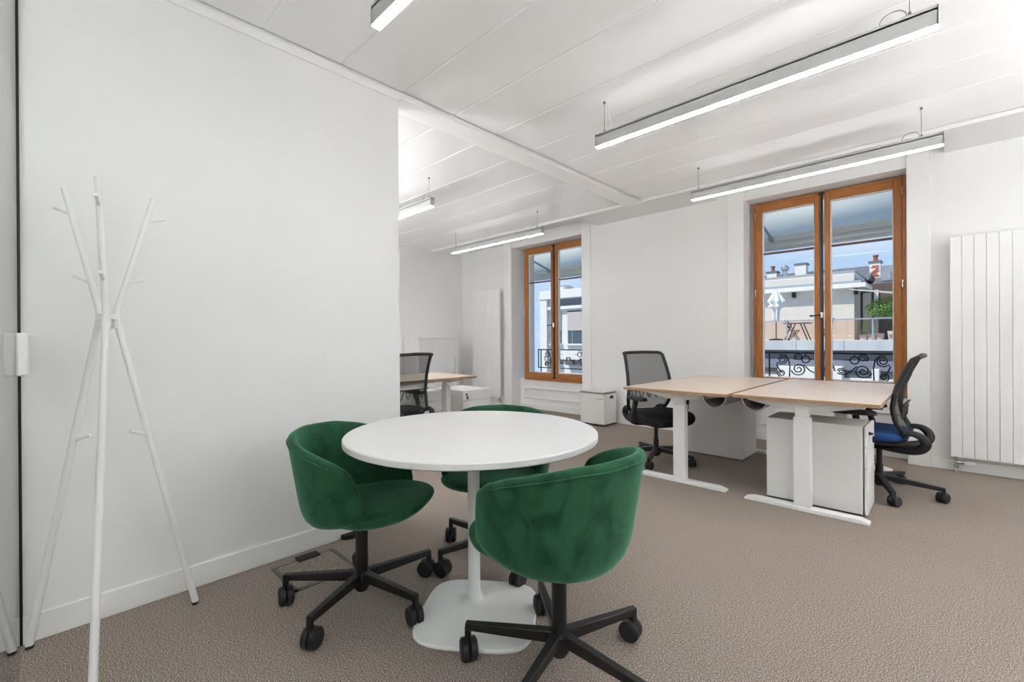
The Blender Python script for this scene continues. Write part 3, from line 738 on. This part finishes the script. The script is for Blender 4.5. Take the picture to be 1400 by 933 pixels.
# ------------------------------------------------------------------ outside: railings and awnings
def spiral(cx, cz, r0, r1, a0, turns, n=26):
    out = []
    for k in range(n+1):
        f = k/n; a = a0+turns*2*pi*f; r = r0+(r1-r0)*f; out.append((cx+r*cos(a), 0, cz+r*sin(a)))
    return out
def railing(x0, x1, label, z0=.655, z1=.972):
    xm = (x0+x1)/2; t = thing('balcony_railing', label, 'railing', (xm, 5.925, 0), 0, 'wrought-iron window railings')
    hw = (x1-x0)/2
    M().box(-hw, hw, -.012, .012, z1-.012, z1+.006).build('handrail', IRON, t, .002)
    M().box(-hw, hw, -.008, .008, z0, z0+.014).build('bottom_rail', IRON, t)
    for x in (-hw+.065, hw-.065): M().box(x-.007, x+.007, -.007, .007, z0-.08, z1).build('post', IRON, t)
    for x in (-hw+.006, hw-.006): M().box(x-.006, x+.006, -.007, .007, z0, z1).build('end_bar', IRON, t)
    hgt = z1-z0
    for s_ in (-1, 1):
        def mir(P): return [(p[0]*s_, p[1], p[2]) for p in P]
        R0 = .007
        # S scroll at the end panel
        M().tube(mir(spiral(hw-.20, z0+.235, .012, .055, 0, 1.9)+[(hw-.14, 0, z0+.18), (hw-.165, 0, z0+.12), (hw-.19, 0, z0+.09)]), R0, 6).build('scroll', IRON, t)
        M().tube(mir(spiral(hw-.19, z0+.075, .010, .042, pi, -1.7)), R0, 6).build('scroll', IRON, t)
        # tall hook between
        M().tube(mir([(hw-.27, 0, z0+.02), (hw-.275, 0, z0+.16), (hw-.26, 0, z0+.25), (hw-.22, 0, z0+.295), (hw-.17, 0, z0+.29)]), R0, 6).build('hook', IRON, t)
        # large C scroll with its whip running to the middle
        wh = [(hw-.42, 0, z0+.19), (hw-.50, 0, z0+.10), (hw-.57, 0, z0+.085)]
        M().tube(mir(spiral(hw-.36, z0+.13, .012, .075, .4, 1.9)), R0, 6).build('scroll', IRON, t)
        M().tube(mir(spiral(hw-.36, z0+.265, .010, .045, 3, -1.6)), R0, 6).build('scroll', IRON, t)
        M().tube(mir([(hw-.41, 0, z0+.18), (hw-.47, 0, z0+.115), (hw-.53, 0, z0+.085), (hw-.58, 0, z0+.10)]), R0, 6).build('whip', IRON, t)
        M().tube(mir(spiral(hw-.545, z0+.125, .008, .032, 0, 1.5)), R0*.9, 6).build('scroll', IRON, t)
    M().tube([(-hw+.60+.0, 0, z0+.12), (-.03, 0, z0+.185), (0, 0, z0+.19), (.03, 0, z0+.185), (hw-.60, 0, z0+.12)], [.006, .011, .007, .011, .006], 6).build('leaf_bar', IRON, t)
    for x in (-.22, .22):
        M().tube([(x+.038*cos(a), 0, z1-.075+.038*sin(a)) for a in [2*pi*k/18 for k in range(18)]], .007, 6, closed=True).cyl((x-.10, 0, z1-.075), (x-.038, 0, z1-.075), .005, 6).cyl((x+.038, 0, z1-.075), (x+.10, 0, z1-.075), .005, 6).cyl((x, 0, z1-.037), (x, 0, z1), .005, 6).build('ring', IRON, t)
    return t
railing(-5.10, -3.80, 'wrought-iron scroll railing outside the small far window')
railing(-1.57, -.27, 'wrought-iron scroll railing outside the larger window')

def awning(xa, xb, label):
    t = thing('awning', label, 'awning', ((xa+xb)/2, YO, 0), 0, 'grey fabric awnings')
    h = (xb-xa)/2
    M().add([(-h, .05, 2.80), (h, .05, 2.80), (h, .70, 2.47), (-h, .70, 2.47)], [(0, 1, 2, 3)]).build('fabric', AWN, t, solid=.006)
    M().box(-h, h, .69, .73, 2.41, 2.485).build('front_bar', AWNW, t, .01)
    M().add([(-h, .715, 2.42), (h, .715, 2.42), (h, .715, 2.29), (-h, .715, 2.29)], [(0, 1, 2, 3)]).build('valance', AWNW, t, solid=.005)
    M().cyl((-h, .04, 2.80), (h, .04, 2.80), .04, 12).build('roller', AWN, t)
    for s_ in (-1, 1):
        M().bar((s_*(h-.5), .02, 2.62), (s_*(h-.5), .69, 2.44), .022, .03).bar((s_*(h-.5), .60, 2.45), (s_*(h-.5), .70, 2.42), .05, .04).build('arm', ZINC, t, .004)
    return t
awning(-5.9, -3.0, 'grey awning outside the small far window')
awning(-2.15, .2, 'grey awning outside the larger window')

# ------------------------------------------------------------------ outside: buildings
bx('ground', ASPH, -60, 60, 6, 80, -9.2, -9, kind='structure', smooth=False)
def win(p, x0, x1, y, z0, z1, shutter=None, fr=PLASTW, depth=.12):
    f = M().box(x0-.07, x1+.07, y-.03, y+.01, z1, z1+.08).box(x0-.10, x1+.10, y-.10, y+.01, z0-.09, z0).box(x0-.06, x0, y-.03, y+.01, z0, z1).box(x1, x1+.06, y-.03, y+.01, z0, z1).build('window', fr, p)
    bx('pane', DGLASS, x0, x1, y-.012, y+.005, z0, z1, f)
    M().box((x0+x1)/2-.03, (x0+x1)/2+.03, y-.022, y, z0, z1).box(x0, x0+.04, y-.022, y, z0, z1).box(x1-.04, x1, y-.022, y, z0, z1).build('window_bar', fr, f)
    if shutter is not None:
        sm = M(); k = 0; z = shutter
        while z < z1-.01: sm.box(x0+.005, x1-.005, y-.035, y-.02, z+.004, min(z+.08, z1)); z += .085
        sm.build('shutter', SHUT, f)
    return f

ta = thing('terrace_building', 'apartment building with roof terrace and wide eaves opposite the larger window', 'building', (-3, 20, -9))
O = Vector((-3, 20, -9))
def tb(name, ma, x0, x1, y0, y1, z0, z1, parent=None, bevel=0):
    return bx(name, ma, x0-O.x, x1-O.x, y0-O.y, y1-O.y, z0-O.z, z1-O.z, parent or ta, bevel, smooth=bool(bevel))
tb('facade', SHADEG, -11.5, 7, 20.25, 34, -9, .69)
xx = -11.6
while xx < 7:
    tb('terrace_slab', CONC, xx, min(xx+1.48, 7.1), 20, 30, .69, 1.065, bevel=.008); xx += 1.49
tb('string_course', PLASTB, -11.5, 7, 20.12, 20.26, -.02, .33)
tb('string_course', PLASTW, -11.5, 7, 20.05, 20.26, -.42, -.30)
for x0, x1 in ((-9.6, -8.2), (-6.9, -5.4), (-2.62, -1.9), (-1.5, -.2), (1.2, 2.6), (4, 5.4)):
    f = M().box(x0-O.x-.1, x1-O.x+.1, 20.13-O.y, 20.25-O.y, -2.2-O.z, -2.1-O.z).build('window', PLASTW, ta)
    bx('pane', DGLASS, x0-O.x, x1-O.x, 20.22-O.y, 20.26-O.y, -2.1-O.z, -.05-O.z, f)
for x0, x1, zt in ((-4.72, -3.50, .07), (-3.12, -2.68, .12), (-1.86, -1.66, .06)):
    tb('canopy', PLASTW, x0, x1, 19.7, 20.2, -.5, zt, bevel=.02)
# attic storey
tb('attic_wall', PLAST, -11.5, -2.84, 24, 31, 1.06, 3.9)
tb('attic_return', BROWNW, -2.84, 3, 26, 31, 1.06, 3.6)
tb('door_post', PLASTW, -2.35, -2.2, 25.9, 26.0, 1.06, 3.3); tb('door_panel', PLAST, -2.75, -2.45, 25.92, 25.99, 1.06, 3.2)
tb('eaves', PLASTW, -11.9, -2.405, 23.55, 33, 3.27, 3.455, bevel=.01)
tb('roof_sheet', ZINC, -11.8, -2.58, 23.75, 33, 3.455, 3.58)
tb('gutter', ZINC, -11.8, -2.75, 24.25, 24.4, 3.58, 3.75)
tb('parapet', PLASTW, -11.8, -2.89, 24.5, 33, 3.56, 4.06); tb('coping', ZINC, -11.85, -2.85, 24.45, 33, 4.06, 4.11)
l_ = tb('wall_lamp', BLACK, -5.13, -4.98, 23.86, 24.0, 3.02, 3.28, bevel=.02)
tb('corner_lamp', BLACK, -2.84, -2.70, 23.9, 24.05, 3.0, 3.25, bevel=.02)
# side awning beyond the corner
M().add([(-2.95-O.x, 23.6-O.y, 3.22-O.z), (-2.0-O.x, 23.3-O.y, 3.05-O.z), (-.2-O.x, 24.5-O.y, 2.75-O.z), (-1.2-O.x, 25.8-O.y, 3.1-O.z)], [(0, 1, 2, 3)]).build('side_awning', AWNW, ta, solid=.04)
# balustrade
px_ = [-11.4, -9.1, -6.8, -4.49, -1.86, .6, 3, 5.4, 7]
for x in px_: tb('baluster_post', ZINC, x-.025, x+.025, 20.05, 20.10, 1.06, 1.84)
tb('balustrade_rail', ZINC, -11.4, 7, 20.04, 20.11, 1.80, 1.845)
for a, b in zip(px_, px_[1:]):
    tb('balustrade_pane', TGLASS, a+.04, b-.04, 20.07, 20.078, 1.10, 1.79)
# roof behind, chimneys
M().prism([(28, 4.0), (31.5, 5.12), (36, 4.0)], 'x', -12, -2.75).build('back_roof', SLATE, ta, loc=(-O.x, -O.y, -O.z))
M().prism([(26.5, 3.4), (28.5, 3.9), (31, 4.65), (40, 4.65), (40, 3.4)], 'x', -2.6, 5).build('mansard', SLATE, ta, loc=(-O.x, -O.y, -O.z))
tb('mansard_top', ZINC, -2.5, 5, 31, 40, 4.65, 5.0); tb('skylight', ZINC, -2.3, -1.95, 28.3, 28.4, 3.95, 4.35)
def chimney(x0, x1, y, z0, z1, ma, pots=1, cap=True):
    c = tb('chimney', ma, x0, x1, y, y+.6, z0, z1)
    if cap: tb('chimney_cap', SLATE, x0-.05, x1+.05, y-.05, y+.65, z1, z1+.09, c)
    for k in range(pots):
        xc = x0+(x1-x0)*(k+.5)/pots
        M().cyl((xc-O.x, y+.3-O.y, z1+.05-O.z), (xc-O.x, y+.3-O.y, z1+.36-O.z), .11, 12, .09).cyl((xc-O.x, y+.3-O.y, z1+.36-O.z), (xc-O.x, y+.3-O.y, z1+.42-O.z), .13, 12).build('chimney_pot', TERRA, c)
    return c
chimney(-6.27, -5.74, 30, 4.3, 5.37, PLASTW, 0)
chimney(-7.74, -7.22, 30, 4.3, 5.06, PLASTW, 1)
ch = chimney(-2.86, -2.42, 29.6, 3.5, 5.02, PLASTW, 1)
for k in range(18):
    zz = 3.72+.065*k
    for j in range(2):
        if rnd.random() < .75: tb('brick', BRICK, -2.80+.14*j+(.06 if k % 2 else 0), -2.67+.14*j+(.06 if k % 2 else 0), 29.575, 29.62, zz, zz+.052, ch)
M().lathe([(0, 4.4), (.12, 4.4), (.12, 5.1), (.20, 5.14), (.22, 5.25), (.18, 5.36), (.08, 5.42), (0, 5.42)], (-6.78-O.x, 30-O.y), 16).build('roof_vent', CHROME, ta, loc=(0, 0, -O.z))

# things on the terrace
pr = thing('parasol', 'closed white parasol standing on the terrace opposite', 'parasol', (-5.08, 21, 1.06))
M().cyl((0, 0, .03), (0, 0, 2.12), .022, 10).build('pole', GREYM, pr)
rg = []
for z, r_ in ((2.10, .03), (1.95, .10), (1.70, .22), (1.62, .25), (1.50, .17), (1.40, .23), (1.28, .12), (1.10, .10), (.84, .09), (.80, .04)):
    rg.append([(r_*(1+.35*cos(6*a))*cos(a), r_*(1+.35*cos(6*a))*sin(a), z) for a in [2*pi*k/36 for k in range(36)]])
M().rings(rg).build('canopy', PARASOLC, pr)
M().lathe([(0, 0), (.26, 0), (.26, .05), (.06, .09), (0, .09)], n=20).build('base', BLACK, pr)
tt = thing('terrace_table', 'dark slatted terrace table beside the closed parasol', 'table', (-4.35, 21.2, 1.06))
for k in range(5): bx('slat', BROWNW, -.45, .45, -.35+.14*k, -.35+.14*k+.12, .68, .71, tt)
for sx in (-1, 1):
    for sy in (-1, 1): M().bar((sx*.40, sy*.3, 0), (sx*.15, sy*.3, .68), .035, .035).build('leg', BLACK, tt)
def tchair(x, y, rz, label):
    t = thing('terrace_chair', label, 'chair', (x, y, 1.06), rz, 'dark folding chairs on the terrace')
    for k in range(4): bx('slat', BROWNW, -.20, .2, -.2+.1*k, -.2+.1*k+.085, .42, .44, t)
    for k in range(3): bx('back_slat', BROWNW, -.20, .2, .2+.02*k, .22+.02*k, .52+.12*k, .61+.12*k, t)
    for s_ in (-1, 1):
        M().bar((s_*.2, -.2, 0), (s_*.2, .28, .88), .02, .03).build('leg', BLACK, t); M().bar((s_*.18, .2, 0), (s_*.18, -.2, .43), .02, .03).build('leg', BLACK, t)
    return t
tchair(-4.72, 22.2, R(90), 'dark folding chair on the terrace, under the closed parasol')
tchair(-3.45, 21.3, R(-90), 'dark folding chair on the terrace, right of the table')
def planter(x, y, w_, h_, label, plant=True, dark=False):
    t = thing('planter', label, 'planter', (x, y, 1.065), 0, 'white planters on the terrace')
    rg = [superell(w_*q, .14*q, 4, 28, 0, 0, z) for q, z in ((.84, 0), (.9, .04), (1, h_), (.93, h_), (.88, h_-.03))]
    M().rings(rg).build('pot', PLASTW, t)
    if plant:
        lm = M()
        for k in range(5):
            a = rnd.uniform(-.6, .6); lm.tube([(a*w_, 0, h_-.04), (a*w_*1.1, 0, h_+.15), (a*w_*1.3+rnd.uniform(-.04, .04), 0, h_+rnd.uniform(.25, .6))], [.012, .009, .004], 5)
        lm.build('stems', LEAF, t)
    return t
planter(-2.17, 20.6, .12, .20, 'white planter on the terrace, left of the railing post')
planter(-1.93, 20.6, .12, .22, 'white planter on the terrace, just behind the railing post')
planter(-1.70, 20.6, .11, .24, 'white planter on the terrace, right of the railing post', False)
planter(-1.22, 20.6, .24, .20, 'low broad white planter at the right end of the terrace view', False)
tr = thing('terrace_tree', 'bright green bushy tree on the terrace at the right', 'tree', (-1.55, 24.2, 1.065))
M().tube([(0, 0, .3), (.03, 0, .9), (-.02, 0, 1.4)], [.05, .045, .03], 8).build('trunk', PLAST, tr)
M().rings([superell(.22*q, .22*q, 3, 20, 0, 0, z) for q, z in ((.8, 0), (1, .36), (.9, .36), (.85, .33))]).build('pot', PLASTW, tr)
lf = M()
for k in range(2600):
    while True:
        p = Vector((rnd.uniform(-1, 1), rnd.uniform(-1, 1), rnd.uniform(-1, 1)))
        if p.length < 1: break
    c = Vector((p.x*.95, p.y*.7, 1.30+p.z*.52))
    a = Vector((rnd.gauss(0, 1), rnd.gauss(0, 1), rnd.gauss(0, 1))).normalized(); b = a.cross(Vector((rnd.gauss(0, 1), rnd.gauss(0, 1), rnd.gauss(0, 1)))).normalized()
    s1, s2 = rnd.uniform(.03, .06), rnd.uniform(.02, .03)
    lf.add([c-a*s1, c+b*s2, c+a*s1, c-b*s2], [(0, 1, 2, 3)])
lf.build('foliage', LEAF, tr, smooth=False, kind='stuff')

wb = thing('white_building', 'white apartment building with beige shutters opposite the small far window', 'building', (-15, 20, -9))
O2 = Vector((-15, 20, -9))
def wbx(name, ma, x0, x1, y0, y1, z0, z1, parent=None, bevel=0):
    return bx(name, ma, x0-O2.x, x1-O2.x, y0-O2.y, y1-O2.y, z0-O2.z, z1-O2.z, parent or wb, bevel, smooth=bool(bevel))
wbx('facade', PLASTW, -17.0, -12.2, 20.3, 32, -9, 3.0)
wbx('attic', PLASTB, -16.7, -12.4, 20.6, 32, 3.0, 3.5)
wbx('attic_post', ZINC, -16.35, -16.25, 20.45, 20.55, 3.0, 3.5); wbx('attic_post', ZINC, -14.3, -14.2, 20.45, 20.55, 3.0, 3.5)
wbx('parapet', PLASTW, -17.1, -12.1, 20, 32, 3.48, 3.96, bevel=.01); wbx('cornice', PLASTW, -17.05, -12.15, 20.1, 20.6, 2.86, 3.04, bevel=.01)
wbx('corner_pier', PLASTW, -17.1, -16.6, 20.05, 20.4, -9, 3.5)
for x0, x1 in ((-16.45, -15.72), (-15.25, -13.85), (-13.5, -12.6)):
    f = M().box(x0-.08-O2.x, x1+.08-O2.x, 20.15-O2.y, 20.31-O2.y, .84-O2.z, .93-O2.z).box(x0-.06-O2.x, x1+.06-O2.x, 20.22-O2.y, 20.31-O2.y, 2.70-O2.z, 2.78-O2.z).build('window', PLASTW, wb)
    bx('pane', DGLASS, x0-O2.x, x1-O2.x, 20.26-O2.y, 20.30-O2.y, .94-O2.z, 1.68-O2.z, f)
    sm = M(); z = 1.66
    while z < 2.68: sm.box(x0-O2.x, x1-O2.x, 20.22-O2.y, 20.27-O2.y, z-O2.z, z+.078-O2.z); z += .085
    sm.build('shutter', SHUT, f)
    M().box(x0+.3-O2.x, x0+.34-O2.x, 20.24-O2.y, 20.28-O2.y, .94-O2.z, 1.66-O2.z).build('window_bar', ZINC, f)
    wbx('low_canopy', GREYM, x0, x1, 20.0, 20.28, -.25, .05)
M().lathe([(.62, 3.9), (.60, 4.05), (.5, 4.25), (.32, 4.38), (0, 4.42)], (-16.35-O2.x, 21.5-O2.y), 24).build('dome', ZINC, wb, loc=(0, 0, -O2.z))
for x in (-14.6, -15.4): M().cyl((x-O2.x, 20.6-O2.y, 3.95-O2.z), (x-O2.x, 20.6-O2.y, 4.08-O2.z), .03, 8).build('roof_finial', GREYM, wb)
